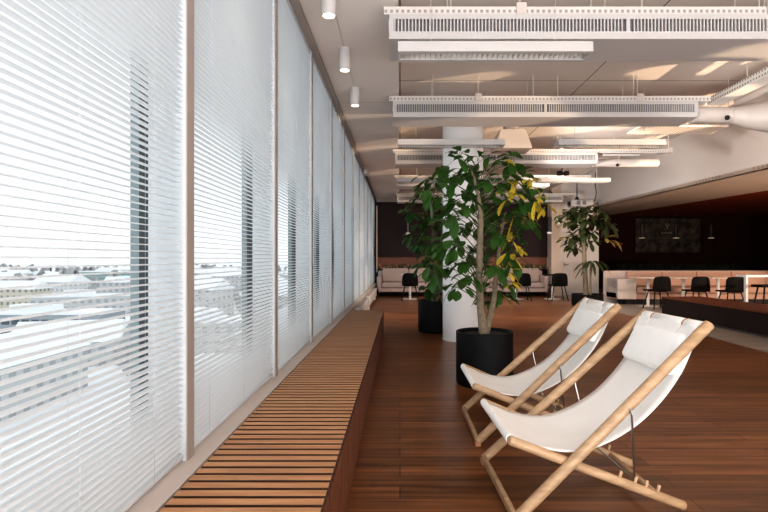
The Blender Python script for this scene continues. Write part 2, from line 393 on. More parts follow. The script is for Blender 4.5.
# ------------------------------------------------------------------ column
m=MB(); m.lathe([(.3,0),(.3,CH)],.94,7.66,64); m.lathe([(.306,0),(.306,.02)],.94,7.66,64)
struct(m.build('column',M['column'],None,True),'round white column behind the large potted tree')

# ------------------------------------------------------------------ deck chairs
def catmull(P,n=10):
    P=[Vector(p) for p in P]; P=[2*P[0]-P[1]]+P+[2*P[-1]-P[-2]]; out=[]
    for i in range(1,len(P)-2):
        a,b,c,d=P[i-1:i+3]
        for k in range(n):
            t=k/n; out.append(.5*((2*b)+(c-a)*t+(2*a-5*b+4*c-d)*t*t+(3*b-a-3*c+d)*t**3))
    out.append(P[-2]); return out
def deckchair(label,loc,rz):
    t=thing('deck_chair',label,'deck chair',loc,rz,'wooden deck chairs with white canvas')
    wB,wT,wS,wR=.70,.565,.64,.50
    T=(.93,.892); S=(-.02,.372); R=(.83,.024); F=(-.012,.024)
    rl=.0255; rs=.022
    for s in (-1,1):
        m=MB(); m.rod((F[0],s*wB/2,F[1]),(T[0]+.004,s*wT/2,T[1]+.004),rl,20); m.build('long_rail',M['oak'],t,True)
        m=MB(); m.rod((S[0]-.012,s*(wS/2-.0),S[1]+.004),(R[0],s*wR/2,R[1]),rs,20); sr=m.build('short_rail',M['oak'],t,True)
        # notch pegs on the inner upper side of the short rail
        for px in (.50,.575,.63,.69):
            m=MB(); u=(px-S[0])/(R[0]-S[0]); zz=S[1]+(R[1]-S[1])*u; ww=wS/2+(wR/2-wS/2)*u
            m.rod((px,s*ww,zz+.005),(px+.012,s*ww,zz+.05),.008,10)
            m.build('peg',M['oak'],sr,True)
    m=MB()   # flat bar joining the feet of the long rails
    m.rbox(F[0]-.012,F[0]+.012,-wB/2+.01,wB/2-.01,F[1]-.008,F[1]+.034,.006,2); m.build('front_crossbar',M['oak'],t,True)
    for s in (-1,1):
        m=MB(); m.rbox(F[0]-.016,F[0]+.022,s*wB/2-.027,s*wB/2+.027,0,.03,.006,2); m.build('foot',M['tan'],t,True)
    m=MB(); m.rod((.70,-wR/2+.0,.078),(.70,wR/2,.078),.015,14); m.build('rear_crossbar',M['oak'],t,True)
    m=MB(); m.rod((S[0],-wS/2,S[1]),(S[0],wS/2,S[1]),.015,14); m.build('seat_dowel',M['oak'],t,True)
    m=MB(); m.rod((T[0]-.02,-wT/2,T[1]-.02),(T[0]-.02,wT/2,T[1]-.02),.016,14); m.build('top_dowel',M['oak'],t,True)
    # canvas sling
    prof=catmull([(S[0]-.015,0,S[1]+.012),(.03,0,S[1]-.012),(.14,0,.318),(.30,0,.300),(.44,0,.338),(.59,0,.422),(.715,0,.538),(.81,0,.665),(.872,0,.79),(T[0]-.022,0,T[1]-.045)],8)
    nW=12; vs=[];fs=[]; Ln=len(prof)
    for i,p in enumerate(prof):
        u=i/(Ln-1); w=(wS/2-.028)*(1-u)+(wT/2-.03)*u
        for k in range(nW+1):
            q=-1+2*k/nW; sag=.018*math.sin(PI*u)*(1-q*q)
            ripple=.0018*math.sin(7*q+9*u)
            vs.append((p.x+sag*.4,q*w,p.z-sag+ripple))
    for i in range(Ln-1):
        for k in range(nW):
            a=i*(nW+1)+k; fs.append((a,a+1,a+nW+2,a+nW+1))
    m=MB(); m.add(vs,fs); o=m.build('canvas_sling',M['canvas'],t,True); md=o.modifiers.new('S','SOLIDIFY'); md.thickness=.005; md.offset=0
    # front hem wrapped on the dowel
    m=MB(); m.tube([(S[0],-wS/2+.024,S[1]),(S[0],wS/2-.024,S[1])],.021,16); m.build('front_hem',M['canvas'],o,True)
    # rolled fabric over the top dowel in three pieces with tan seams between
    tx,tz=T[0]-.02,T[1]-.02
    segs=[(-wT/2+.026,-wT/2+.135),(-wT/2+.139,wT/2-.139),(wT/2-.135,wT/2-.026)]
    for a,b in segs:
        m=MB(); m.tube([(tx,a,tz),(tx,a+.006,tz),(tx,b-.006,tz),(tx,b,tz)],[.028,.032,.032,.028],18); m.build('top_roll',M['canvas'],o,True)
        # band hanging down behind and in front, sewn round the dowel
        m=MB(); m.box(-.03,.03,a+.003,b-.003,-.085,.0,Matrix.Translation((tx-.030,0,tz))@Matrix.Rotation(math.radians(28),4,'Y')@Matrix.Scale(.25,4,(1,0,0))); m.build('top_band',M['canvas'],o)
    for yy in (-wT/2+.137,wT/2-.137):
        m=MB(); m.tube([(tx,yy-.0025,tz),(tx,yy+.0025,tz)],.0335,18); m.build('seam',M['tan'],o,True)
    # pillow
    ang=math.atan2(.80-.675,.855-.79)
    MX=Matrix.Translation((.815,-.005,.738))@Matrix.Rotation(-ang,4,'Y')
    m=MB(); m.rbox(-.105,.105,-wT/2+.05,wT/2-.05,-.03,.032,.028,5,MX)
    o2=m.build('head_pillow',M['pillow'],t,True)
    # steel prop: bent rod, one piece
    u=(.572-S[0])/(R[0]-S[0]); zs=S[1]+(R[1]-S[1])*u; ws=wS/2+(wR/2-wS/2)*u
    zt=F[1]+(T[1]-F[1])*(.522-F[0])/(T[0]-F[0]); wt=wB/2+(wT/2-wB/2)*(.53)/(.95)
    zb=zs+.028
    P=[(.522,-wt-.008,zt),(.525,-wt+.02,zt-.002),(.529,-wt+.026,zt-.02),(.577,-ws+.0,zb+.02),(.580,-ws+.012,zb),(.580,ws-.012,zb),(.577,ws,zb+.02),(.529,wt-.026,zt-.02),(.525,wt-.02,zt-.002),(.522,wt+.008,zt)]
    P[0]=(.522,-wt-.028,zt); P[1]=(.524,-wt-.032,zt-.006); P[2]=(.527,-wt-.032,zt-.03); P[7]=(.527,wt+.032,zt-.03); P[8]=(.524,wt+.032,zt-.006); P[9]=(.522,wt+.028,zt)
    m=MB(); m.tube(P,.0052,8); m.build('steel_prop',M['steel'],t,True)
    return t
deckchair('pale wood deck chair with white canvas, the nearer of the two, at lower right',(.515,2.655,0),.040)
deckchair('pale wood deck chair with white canvas, farther one beside the large black pot',(.507,3.645,0),.003)

# ------------------------------------------------------------------ plants
def leaf(mb,base,d,up,L,W,droop=.5,fold=.25):
    d=Vector(d).normalized(); side=d.cross(Vector(up)).normalized(); nrm=side.cross(d).normalized()
    rows=[(0,.08),(.16,.42),(.4,.86),(.65,1.0),(.87,.76),(1.0,.14)]
    vs=[];fs=[]
    for t_,w_ in rows:
        c=Vector(base)+d*(L*t_*(1-.18*droop*t_))+Vector((0,0,-1))*(L*droop*t_*t_*.6)
        hw=W*.5*w_
        vs+= [c-side*hw+nrm*hw*fold, c, c+side*hw+nrm*hw*fold]
    for i in range(len(rows)-1):
        a=i*3; fs+=[(a,a+1,a+4,a+3),(a+1,a+2,a+5,a+4)]
    mb.add(vs,fs)
def cluster(mb,mb2,c,n,L,rng,yel=0,out=(0,0,0),twig=None,W=.6):
    c=Vector(c)
    for k in range(n):
        an=rng.uniform(0,2*PI); el=rng.uniform(-.9,.55)
        d=Vector((math.cos(an)*math.cos(el),math.sin(an)*math.cos(el),math.sin(el)))+Vector(out)*.6
        st=c+Vector((rng.uniform(-.03,.03),rng.uniform(-.03,.03),rng.uniform(-.04,.04)))
        b=st+d.normalized()*L*rng.uniform(.15,.4)
        l=L*rng.uniform(.75,1.2)
        tgt=mb2 if (mb2 is not None and rng.random()<yel) else mb
        leaf(tgt,b,d,(rng.uniform(-.3,.3),rng.uniform(-.3,.3),1),l,l*rng.uniform(W*.85,W*1.2),rng.uniform(.2,1.1),rng.uniform(.1,.4))
        if twig is not None: twig.tube([c,st,b+d.normalized()*.01],.0016,4,False)
def W(px,py,Y): return Vector(((px-400)*Y/512,Y,1.2-(py-259)*Y/512))
def pot(t,r,h,depth=.035):
    m=MB(); m.lathe([(r*.94,0),(r*.99,.02),(r,.06),(r,h-.004),(r-.004,h),(r-.018,h),(r-.022,h-.005),(r-.022,h-depth)],0,0,64); m.build('pot',M['pot'],t,True)
    m=MB(); m.lathe([(r-.023,h-depth-.02),(r-.023,h-depth),(r*.5,h-depth+.008),(0,h-depth+.012)],0,0,40); m.build('soil',M['soil'],t,True)
# big tree
D1=4.95; px1=.816
t=thing('potted_tree','tall potted tree with broad green and yellow leaves in a large black pot','potted plant',(px1,D1,0))
org=Vector((px1,D1,0))
pot(t,.273,.505)
rng=random.Random(3)
tr=MB()
tp=[(484,334,4.95),(482.5,322,4.95),(480,300,4.95),(479,270,4.95),(480,240,4.95),(481,215,4.95),(478,195,4.94),(474,178,4.93),(470,165,4.92)]
tr.tube([W(*p)-org for p in tp],[.05,.042,.036,.033,.031,.028,.02,.013,.007],14)
tr.tube([W(*p)-org for p in [(485,333,4.97),(489,320,5.0),(494,300,5.03),(496,275,5.05),(499,250,5.06),(502,230,5.05),(506,212,5.02)]],[.045,.034,.027,.024,.02,.016,.01],12)
tr.build('trunk',M['bark'],t,True)
CL=[(460,156),(446,168),(431,178),(428,190),(440,196),(452,182),(466,168),(478,160),(490,158),(503,158),(512,164),(474,180),(488,178),(502,178),(516,182),(524,176),(446,208),(458,204),(468,196),(482,196),(496,196),(508,198),(520,200),(532,196),
    (448,222),(455,232),(440,240),(462,244),(470,226),(494,214),(506,216),(518,216),(500,232),(512,232),(490,248),(504,250),(444,258),(452,268),(436,272),(440,284),(462,262),(468,274),(486,264),(498,268),(492,286),(500,292),(488,298),(470,252),(456,244),(466,260),(458,284),(452,214),(462,178),(472,200),(488,206),(512,258),(524,222),(430,262),(476,172),(464,214),(484,226),(498,184),(450,248)]
gl=MB(); yl=MB(); tw=MB()
for (x,y) in CL:
    dd=rng.uniform(-.32,.32)
    if 468<x<492 and y>204: dd=rng.uniform(.12,.34)
    yel=.0 if x<492 else (.06 if x<508 else .2)
    c=W(x,y,D1+dd)-org
    o=Vector(((x-480)/70,dd*1.4,.1))
    cluster(gl,yl,c,rng.randint(6,8),.15,rng,yel,o,tw,.54)
    # twig to the trunk
    zz=c.z-.22; base=Vector(((479-400)*D1/512-org.x+.0,0,max(.8,min(2.0,zz)))); mid=(base+c)/2+Vector((0,0,.04))
    tw.tube([base,mid,c],[.006,.004,.002],5,False)
for (x,y) in [(528,182),(540,190),(535,204),(531,196),(544,204),(522,212),(514,222),(510,250),(505,270),(526,206),(519,236),(512,240),(508,262),(506,282)]:
    c=W(x,y,D1+rng.uniform(-.2,.2))-org; cluster(yl,gl,c,5,.125,rng,.3,(.8,0,.1),tw,.42)
gl.build('green_leaves',M['leaf'],t,True); o=yl.build('yellow_leaves',M['yellow'],t,True); o['label']='yellow leaves on the right side'; tw.build('branches',M['twig'],t,True)
# second tree, left of the column
D2=8.5; ox2=.60
t=thing('potted_tree','dark green potted tree in a black pot standing left of the white column','potted plant',(ox2,D2,0)); org=Vector((ox2,D2,0))
pot(t,.30,.52)
tr=MB(); tr.tube([W(*p)-org for p in [(434,303,8.5),(433,285,8.5),(432,260,8.5),(434,230,8.5),(431,205,8.5),(430,190,8.5)]],[.05,.045,.04,.035,.025,.012],12)
tr.tube([W(*p)-org for p in [(436,303,8.55),(440,280,8.55),(441,250,8.6),(443,225,8.6)]],[.035,.03,.025,.012],10)
tr.build('trunk',M['bark'],t,True)
gl=MB(); tw=MB()
for (x,y) in [(432,180),(438,186),(424,188),(420,200),(412,206),(430,198),(440,202),(446,196),(418,214),(427,212),(437,216),(410,212),(420,226),(430,228),(440,230),(413,232),(424,240),(434,244),(418,244),(440,256),(428,258),(422,264),(434,272),(440,284),(430,288),(444,270),(437,294),(446,300)]:
    dd=rng.uniform(-.4,.35); c=W(x,y,D2+dd)-org
    cluster(gl,None,c,6,.17,rng,0,((x-432)/35,dd,0),tw)
    base=Vector((0,0,max(.9,min(2.1,c.z-.25)))); tw.tube([base,(base+c)/2+Vector((0,0,.05)),c],[.006,.004,.002],5,False)
gl.build('leaves',M['leaf2'],t,True); tw.build('branches',M['twig'],t,True)
# third tree by the white wall
D3=13.2; ox3=(587.3-400)*D3/512
t=thing('potted_tree','slender potted tree in a wide low black pot before the far white wall','potted plant',(ox3,D3,0)); org=Vector((ox3,D3,0))
pot(t,.39,.30)
tr=MB(); tr.tube([W(*p)-org for p in [(586,296,13.2),(585,275,13.2),(584,250,13.2),(583,230,13.2),(582,215,13.2)]],[.07,.062,.055,.045,.025],12)
tr.tube([W(*p)-org for p in [(590.5,296,13.1),(590.5,280,13.1),(591,262,13.1)]],[.028,.026,.02],8)
tr.build('trunk',M['bark'],t,True)
gl=MB(); yl=MB(); tw=MB()
for (x,y) in [(580,207),(590,208),(584,212),(572,211),(564,216),(600,213),(576,219),(588,219),(568,224),(582,227),(594,222),(602,220),(595,214),(574,214),(578,236),(588,232),(568,238),(574,246),(590,242),(607,226)]:
    dd=rng.uniform(-.4,.4); c=W(x,y,D3+dd)-org
    cluster(gl,yl,c,14,.24,rng,.05,((x-583)/30,dd,0),tw,.5)
    base=Vector((-.05,0,max(1.0,min(2.3,c.z-.3)))); tw.tube([base,(base+c)/2+Vector((0,0,.06)),c],[.014,.01,.005],5,False)
for k in range(4): cluster(yl,None,W(604+k*1.5,238+k,D3)-org,2,.3,rng,0,(.8,0,-.3),tw,.36)
for k in range(22):
    a=rng.uniform(0,2*PI); leaf(gl,W(592,263,13.1)-org,(math.cos(a),math.sin(a),rng.uniform(-.2,.6)),(0,0,1),.6,.07,1.0,.2)
gl.build('green_leaves',M['leaf3'],t,True); yl.build('pale_leaves',M['tanleaf'],t,True); tw.build('branches',M['twig'],t,True)

# ------------------------------------------------------------------ ceiling services
GX='suspended vent beams across the ceiling'
def vent_beam(label,Y,zb,h,dep,x0,x1,nseg,trayx=None):
    t=thing('vent_beam',label,'vent beam',((x0+x1)/2,Y,zb),0,GX); ox=-(x0+x1)/2
    m=MB(); fr=.022; g0=zb*0+h*.30; g1=h*.80
    m.box(x0+ox,x1+ox,0,dep,h-.01,h)             # top sheet
    m.box(x0+ox,x1+ox,.0,dep,0,.01)              # underside
    m.box(x0+ox,x0+ox+.006,0,dep,.01,h-.01); m.box(x1+ox-.006,x1+ox,0,dep,.01,h-.01); m.box(x0+ox,x1+ox,dep-.01,dep,.01,h-.01)
    m.box(x0+ox,x1+ox,0,.012,.01,g0); m.box(x0+ox,x1+ox,0,.012,g1,h-.01)
    seg=(x1-x0)/nseg
    for k in range(nseg+1):
        xc=x0+ox+k*seg; a=max(x0+ox+.006,xc-.015 if 0<k<nseg else xc-.04); b=min(x1+ox-.006,xc+.015 if 0<k<nseg else xc+.04)
        m.box(a,b,0,.012,g0,g1)
    m.build('casing',M['beamw'],t)
    m=MB()
    for k in range(nseg):
        a=x0+ox+k*seg+.035; b=a+seg-.07; nn=int((b-a)/.0275)
        for q in range(nn):
            xx=a+(q+.5)*(b-a)/nn; m.box(xx-.005,xx+.005,.001,.02,g0,g1)
    m.build('grille',M['beamw'],t)
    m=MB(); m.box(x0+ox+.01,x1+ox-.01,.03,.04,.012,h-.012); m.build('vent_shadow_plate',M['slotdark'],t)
    m=MB()
    k=x0+.5
    while k<x1:
        for yy in (.08,dep-.08): m.tube([(k+ox,yy,h),(k+ox,yy,CH-zb)],.005,6)
        k+=1.25
    m.build('hanger_rods',M['duct'],t)
    return t
BY=[(4.07,'nearest the viewer'),(6.31,'second from the viewer'),(9.39,'third from the viewer'),(12.3,'fourth from the viewer'),(15.7,'farthest, just before the dark wall')]
ZB=2.95
ends=[3.72,3.68,3.63,3.6,5.0]
for i,(Y,w) in enumerate(BY):
    vent_beam('long white ceiling vent beam with slotted grille, %s'%w,Y,ZB,.2,.46,-.09,ends[i],2 if i<4 else 3)
    tg=thing('cable_tray','white punched cable tray on top of the vent beam %s'%w,'cable tray',(0,Y+.02,ZB+.205),0,'punched cable trays')
    xe=[3.85,3.85,5.0,4.6,5.4][i]
    m=MB(); m.box(-.13,xe,0,.004,0,.062); m.box(-.13,xe,.004,.2,0,.004); m.box(-.13,xe,.2,.204,0,.062); m.build('tray_channel',M['tray'],tg)
    for k in range(int(xe/1.0)):
        if k%2==0:
            m=MB(); m.box(.93+k*1.0,1.01+k*1.0,-.012,-.001,-.0,.09); m.build('tray_bracket',M['duct'],tg)
        m=MB(); m.tube([(.98+k*1.0,.1,.004),(.98+k*1.0,.1,CH-ZB-.205)],.005,6); m.build('hanger_rod',M['duct'],tg)
# tray turning towards the viewer
tg=thing('cable_tray','white punched cable tray running towards the viewer at upper right','cable tray',(3.9,0,ZB+.205),0,'punched cable trays')
m=MB(); m.box(0,.004,-2.5,6.5,0,.085); m.box(.004,.2,-2.5,6.5,0,.004); m.box(.2,.204,-2.5,6.5,0,.085); m.build('tray_channel',M['trayy'],tg)
for k in range(6):
    m=MB(); m.tube([(.1,k*1.1+.4,.004),(.1,k*1.1+.4,CH-ZB-.205)],.005,6); m.build('hanger_rod',M['duct'],tg)
# pipes beside the tray
m=MB(); m.tube([(4.35,-2.5,3.22),(4.35,6.6,3.22)],.05,14); tag(m.build('ceiling_pipe',M['duct'],None,True),'white pipe running beside the diagonal cable tray at upper right','pipe')
# round ducts on the ends of beams
def duct(label,P,R):
    t=thing('round_duct',label,'duct',P[0]); o=Vector(P[0])
    m=MB(); pts=catmull(P,8); rr=[]
    for i in range(len(pts)):
        u=i/(len(pts)-1)*(len(R)-1); k=min(int(u),len(R)-2); rr.append(R[k]+(R[k+1]-R[k])*(u-k))
    m.tube([p-o for p in pts],rr,24); m.build('pipe',M['duct'],t,True)
    m=MB(); 
    d=(Vector(P[1])-o).normalized()
    m.tube([d*.03,d*.05],R[0]+.012,24); m.tube([d*.5,d*.52],R[0]+.008,24); m.build('collar',M['duct'],t,True)
    m=MB(); p=Vector(P[1])-o; m.tube([p+Vector((-.02,0,R[0]*.9)),p+Vector((-.02,0,CH-P[1][2]))],.006,6); m.build('hanger_rod',M['duct'],t)
    m=MB(); m.rod(p+Vector((-.1,-R[0]*.9,-.06)),p+Vector((-.1,-R[0]*1.25,-.06)),.03,10); m.build('valve_knob',M['track'],t,True)
    return t
duct('round white duct with elbow leaving the second vent beam at right',[(3.68,6.52,3.04),(4.2,6.52,3.03),(4.48,6.46,3.0),(4.8,6.2,2.97),(5.3,5.4,2.96),(6.2,4.4,2.96)],[.1,.1,.17,.24,.24,.24])
duct('slim round white duct leaving the third vent beam towards the bulkhead',[(3.63,9.74,3.03),(4.2,9.74,3.03),(4.9,9.74,3.03)],[.075,.075,.075])
duct('round white duct leaving the nearest vent beam outside the right edge',[(3.72,4.28,3.04),(4.2,4.28,3.03),(5.2,4.28,3.03)],[.1,.1,.1])
m=MB(); m.tube([(3.75,9.45,3.12),(4.42,9.45,3.12)],.02,12); tag(m.build('ceiling_pipe',M['lampglow'] if False else M['beamw'],None,True),'short slim white pipe above the third duct','pipe')
# tapered duct boot near the column
m=MB(); zz0,zz1=3.0,3.35
a=[(1.45,8.2),(2.35,8.2),(2.35,8.7),(1.45,8.7)]
m.add([(1.52,8.2,2.98),(2.12,8.2,2.98),(2.12,8.7,2.98),(1.52,8.7,2.98),(1.62,8.2,3.28),(2.02,8.2,3.28),(2.02,8.7,3.28),(1.62,8.7,3.28)],[(0,3,2,1),(4,5,6,7),(0,1,5,4),(1,2,6,5),(2,3,7,6),(3,0,4,7)])
m.box(1.72,1.92,8.35,8.55,3.28,CH)
tag(m.build('duct_boot',M['duct']),'tapered white duct box hanging right of the column','duct')

def linear_lamp(label,x0,Y,zb,L=1.45):
    t=thing('louvre_lamp',label,'ceiling lamp',(x0+L/2,Y,zb),0,'suspended louvre lamps')
    h=L/2; dp=.21
    m=MB(); m.box(-h,h,0,.012,0,.075); m.box(-h,h,dp-.012,dp,0,.075); m.box(-h,-h+.012,.012,dp-.012,0,.075); m.box(h-.012,h,.012,dp-.012,0,.075); m.box(-h+.012,h-.012,.012,dp-.012,.062,.075)
    m.box(-h+.012,h-.012,.012,.05,0,.006); m.box(-h+.012,h-.012,dp-.05,dp-.012,0,.006)
    m.build('housing',M['beamw'],t)
    m=MB(); n_=34
    for k in range(n_+1):
        xx=-h+.05+k*(L-.1)/n_; m.box(xx-.002,xx+.002,.05,dp-.05,.004,.035)
    m.build('louvre',M['louvre'],t)
    m=MB(); m.tube([(-h+.06,dp/2,.045),(h-.06,dp/2,.045)],.009,10); m.build('tube',M['lampglow'],t,True)
    m=MB()
    for xx in (-h+.25,h-.25): m.tube([(xx,dp/2,.075),(xx,dp/2,CH-zb)],.0025,5)
    m.build('suspension_wire',M['duct'],t)
    return t
l0=linear_lamp('long white louvre lamp nearest the viewer, below the nearest vent beam',-.015,3.80,2.742)
def lampcopy(x,Y,zb,label): return dup(l0,(x+.725,Y,zb),None,label)
lampcopy(-.03,6.90,2.742,'white louvre lamp hanging in front of the round column')
lampcopy(2.14,6.90,2.742,'white louvre lamp below the second vent beam, right of the column')
lampcopy(-.06,10.2,2.742,'white louvre lamp left of the column, far down the room')
lampcopy(2.75,10.2,2.742,'far white louvre lamp right of the column above the small tree')
m=MB(); m.box(0,1.35,0,.48,0,.03); 
for (xx,yy) in ((.1,.1),(1.25,.1),(.1,.38),(1.25,.38)): m.tube([(xx,yy,.03),(xx,yy,CH-3.24)],.004,6)
o=m.build('punched_ceiling_panel',M['perf']); o.location=(3.72,7.9,3.24); tag(o,'tan punched panel hanging above the bulkhead side, right of centre','ceiling panel')

# downlights
def downlight(label,Y):
    t=thing('downlight',label,'downlight',(-.54,Y,SZ),0,'white cylinder downlights along the soffit')
    m=MB(); m.lathe([(.056,-.0),(.056,-.205),(.052,-.21),(.046,-.21),(.044,-.19)],0,0,28); m.build('housing',M['beamw'],t,True)
    m=MB(); m.lathe([(.043,-.198),(.0,-.198)],0,0,24); m.build('bulb_face',M['spotglow'],t)
    m=MB(); m.lathe([(.06,-.006),(.06,0)],0,0,28); m.build('base_ring',M['beamw'],t,True)
    return t
dl=[3.88,5.0,6.15,7.27]
first=downlight('white cylinder downlight on the soffit, nearest of the row',2.76)
for Y,w in zip(dl[:1]+dl[1:3],['second of the row, next to the blinds','third of the row','smallest and farthest of the row']):
    dup(first,(-.54,Y,SZ),None,'white cylinder downlight on the soffit, '+w)
# fine surface conduit joining the downlights
m=MB(); m.box(-.5415,-.5385,-2.9,6.15,SZ-.004,SZ-.0002); tag(m.build('lighting_conduit',M['bronze']),'thin wire conduit on the soffit linking the downlights','conduit')
# track over the far blinds
t=thing('blind_track','black track with white motor box above the far blinds','track',(-.76,11.4,3.05))
m=MB(); m.box(-.02,.0,0,5.6,0,.05); m.build('rail',M['track'],t)
m=MB(); m.box(-.03,.06,-.3,0,.0,.09); m.build('motor_box',M['beamw'],t)
m=MB(); m.tube([(-.0,-.2,.09),(-.0,-.2,.2)],.006,6); m.tube([(.04,-.2,.09),(.04,-.2,.2)],.006,6); m.build('hanger_rods',M['duct'],t)
# black spotlight pair, projector
t=thing('ceiling_spotlight','small black twin spotlight under the ceiling right of the tree top','spotlight',(3.42,10.0,2.84))
t.location=(3.46,10.9,3.02)
m=MB(); m.rod((-.12,0,0),(-.02,-.06,-.0),.05,14); m.rod((.03,0,0),(.12,-.06,0),.05,14); m.build('lamp_heads',M['track'],t,True)
m=MB(); m.tube([(0,.03,.0),(0,.03,CH-3.02)],.01,8); m.build('stem',M['track'],t)
m=MB(); m.box(-.12,.12,.0,.03,-.01,.02); m.build('bar',M['track'],t)
t=thing('projector','white wall projector box on a black stem above the small potted tree','projector',(5.65,16.2,2.84))
m=MB(); m.rbox(-.30,.42,-.18,.18,0,.22,.03,3); m.build('housing',M['beamw'],t,True)
m=MB(); m.box(-.12,.0,-.186,-.18,.06,.19); m.box(.06,.18,-.186,-.18,.06,.19); m.build('vent_panel',M['slotdark'],t)
m=MB(); m.rod((-.38,-.1,.1),(-.29,-.1,.1),.07,14); m.build('lens',M['track'],t,True)
m=MB(); m.tube([(-.05,0,.22),(-.05,0,HC-2.84)],.016,8); m.lathe([(.07,.22),(.05,.3),(.02,.33)],-.05,0,12); m.build('stem',M['track'],t,True)
m=MB(); m.tube(catmull([(.42,0,.15),(.50,0,.2),(.55,-.02,.45),(.52,0,.8),(.55,0,1.16)],6),.014,6); m.build('cable',M['track'],t,True)

# ------------------------------------------------------------------ radiators under the far windows
def radiator(label,Y,L):
    t=thing('radiator',label,'radiator',(-.74,Y,0),0,'white convector radiators')
    m=MB(); m.rbox(-.05,.05,0,L,.12,.34,.012,2); m.build('body',M['radiator'],t,True)
    m=MB()
    k=.05
    while k<L-.05: m.box(-.04,.04,k,k+.02,.34,.347); k+=.05
    m.build('top_grille',M['wallgrey'],t)
    for yy in (.15,L-.15):
        m=MB(); m.box(-.03,.03,yy-.02,yy+.02,0,.12); m.build('foot',M['radiator'],t)
radiator('white low radiator under the window just past the bench',9.0,2.3)
radiator('white low radiator under the window next to the far sofa',11.9,3.3)

# ------------------------------------------------------------------ far lounge: sofas, chairs, tables, planter
def sofa(label,x,Y,Wd=2.06):
    t=thing('sofa',label,'sofa',(x,Y,0),0,'blush sofas against the far wall'); h=Wd/2
    m=MB(); m.rbox(-h+.05,h-.05,.02,.82,.14,.27,.03,3); m.build('base',M['sofa'],t,True)
    for s in (-1,1):
        m=MB(); a,b=sorted((0.003*s,s*(h-.16))); m.rbox(a,b,0,.64,.275,.44,.05,4); m.build('seat_cushion',M['sofa'],t,True)
        m=MB(); m.rbox(a,b,.55,.74,.44,.90,.06,4,Matrix.Translation((0,0,0))@Matrix.Rotation(math.radians(0),4,'X')); m.build('back_cushion',M['sofa'],t,True)
        m=MB(); a,b=sorted((s*(h-.155),s*h)); m.rbox(a,b,0.02,.8,.2,.66,.075,5); m.build('armrest',M['sofa'],t,True)
        for yy in (.08,.74):
            m=MB(); m.rod((s*(h-.12),yy,0),(s*(h-.14),yy,.15),.018,10); m.build('leg',M['blackleg'],t,True)
    m=MB(); m.rbox(-h+.02,h-.02,.74,.84,.2,.82,.04,3); m.build('back_frame',M['sofa'],t,True)
    return t
sofa('blush two-seat sofa by the window wall at the far end',(409-400)*16.4/512,16.3)
sofa('blush two-seat sofa at the far wall, seen right of the large tree',(516.5-400)*16.4/512,16.3)
def shell_chair(name,label,shell,loc,rz,group,wide=.46,h=.80):
    t=thing(name,label,'chair',loc,rz,group)     # faces +Y, back towards -Y
    w=wide/2
    m=MB(); m.rbox(-w,w,-.2,.24,.43,.465,.017,3); m.build('seat',shell,t,True)
    vs=[];fs=[];nu,nv=8,8
    for j in range(nv+1):
        v=j/nv
        for i in range(nu+1):
            q=-1+2*i/nu; ww=w*(1.0-.10*v+.04*math.sin(PI*v))*(1-.0*q*q)
            if v>.8: ww*=1-.12*((v-.8)/.2)**2
            vs.append((q*ww,-.2-.05*v+.07*(abs(q)**2.2)*(.4+.6*v),.44+v*(h-.44)-.02*(abs(q)**4)*v))
    for j in range(nv):
        for i in range(nu):
            a=j*(nu+1)+i; fs.append((a,a+1,a+nu+2,a+nu+1))
    m=MB(); m.add(vs,fs); o=m.build('backrest',shell,t,True); md=o.modifiers.new('S','SOLIDIFY'); md.thickness=.015
    for sx in (-1,1):
        for sy in (-1,1):
            m=MB(); m.rod((sx*.15,sy*.13,.43),(sx*.235,sy*.22,0),.0135,8); m.build('leg',M['blackleg'],t,True)
    m=MB(); m.box(-.16,.16,-.14,-.12,.415,.43); m.box(-.16,.16,.12,.14,.415,.43); m.build('seat_frame',M['blackleg'],t)
    return t
G1='black shell chairs facing the far sofas'
a=shell_chair('dining_chair','black shell chair in front of the sofa by the windows',M['blackshell'],((410-400)*14.75/512,14.75,0),.0,G1)
dup(a,((521.5-400)*14.75/512,14.75,0),.0,'black shell chair, left one of the pair right of the large tree')
dup(a,((557.8-400)*14.75/512,14.75,0),.0,'black shell chair, right one of the pair, before the white pillar')
def cafe_table(label,loc,group,top,w=.6,d=.6,h=.74):
    t=thing('pedestal_table',label,'table',loc,0,group)
    m=MB(); m.rbox(-w/2,w/2,-d/2,d/2,h-.025,h,.01,2); m.build('tabletop',top,t,True)
    m=MB(); m.tube([(0,0,.015),(0,0,h-.025)],.035,16); m.build('pedestal',M['tablewhite'],t,True)
    m=MB(); m.lathe([(.24,0),(.24,.008),(.05,.02),(.035,.04)],0,0,32); m.build('base_plate',M['tablewhite'],t,True)
G2='white pedestal tables by the far sofas'
for px_,w_ in ((410,'in front of the sofa by the windows'),(516,'behind the left chair of the far pair'),(552.5,'behind the right chair of the far pair')):
    cafe_table('small white pedestal table '+w_,((px_-400)*15.35/512,15.35,0),G2,M['tablewhite'] if px_==410 else M['blackshell'],.5,.55)
# planter trough behind the sofas with low plants
t=thing('planter_trough','dark planter trough of low green and red plants behind the far sofas','planter',(2.1,17.22,.70))
m=MB(); m.box(-2.85,2.85,-.04,.13,0,.16); m.build('trough',M['blackshell'],t)
m=MB(); m2=MB(); r2=random.Random(5)
for k in range(420):
    x=r2.uniform(-2.8,2.8); an=r2.uniform(0,2*PI); tgt=m if r2.random()<.75 else m2
    leaf(tgt,(x,r2.uniform(-.02,.1),.14),(math.cos(an)*.7,math.sin(an)*.25,r2.uniform(.6,1.6)),(0,-1,.2),r2.uniform(.12,.3),.05,.3,.2)
o=m.build('low_plants',M['leaf3'],t,True); o['kind']='stuff'; o=m2.build('red_plants',M['tan'],t,True); o['kind']='stuff'
m=MB(); m.box(-.80,-.765,17.3,17.36,.75,3.0); struct(m.build('trim_4',M['warmwhite']))
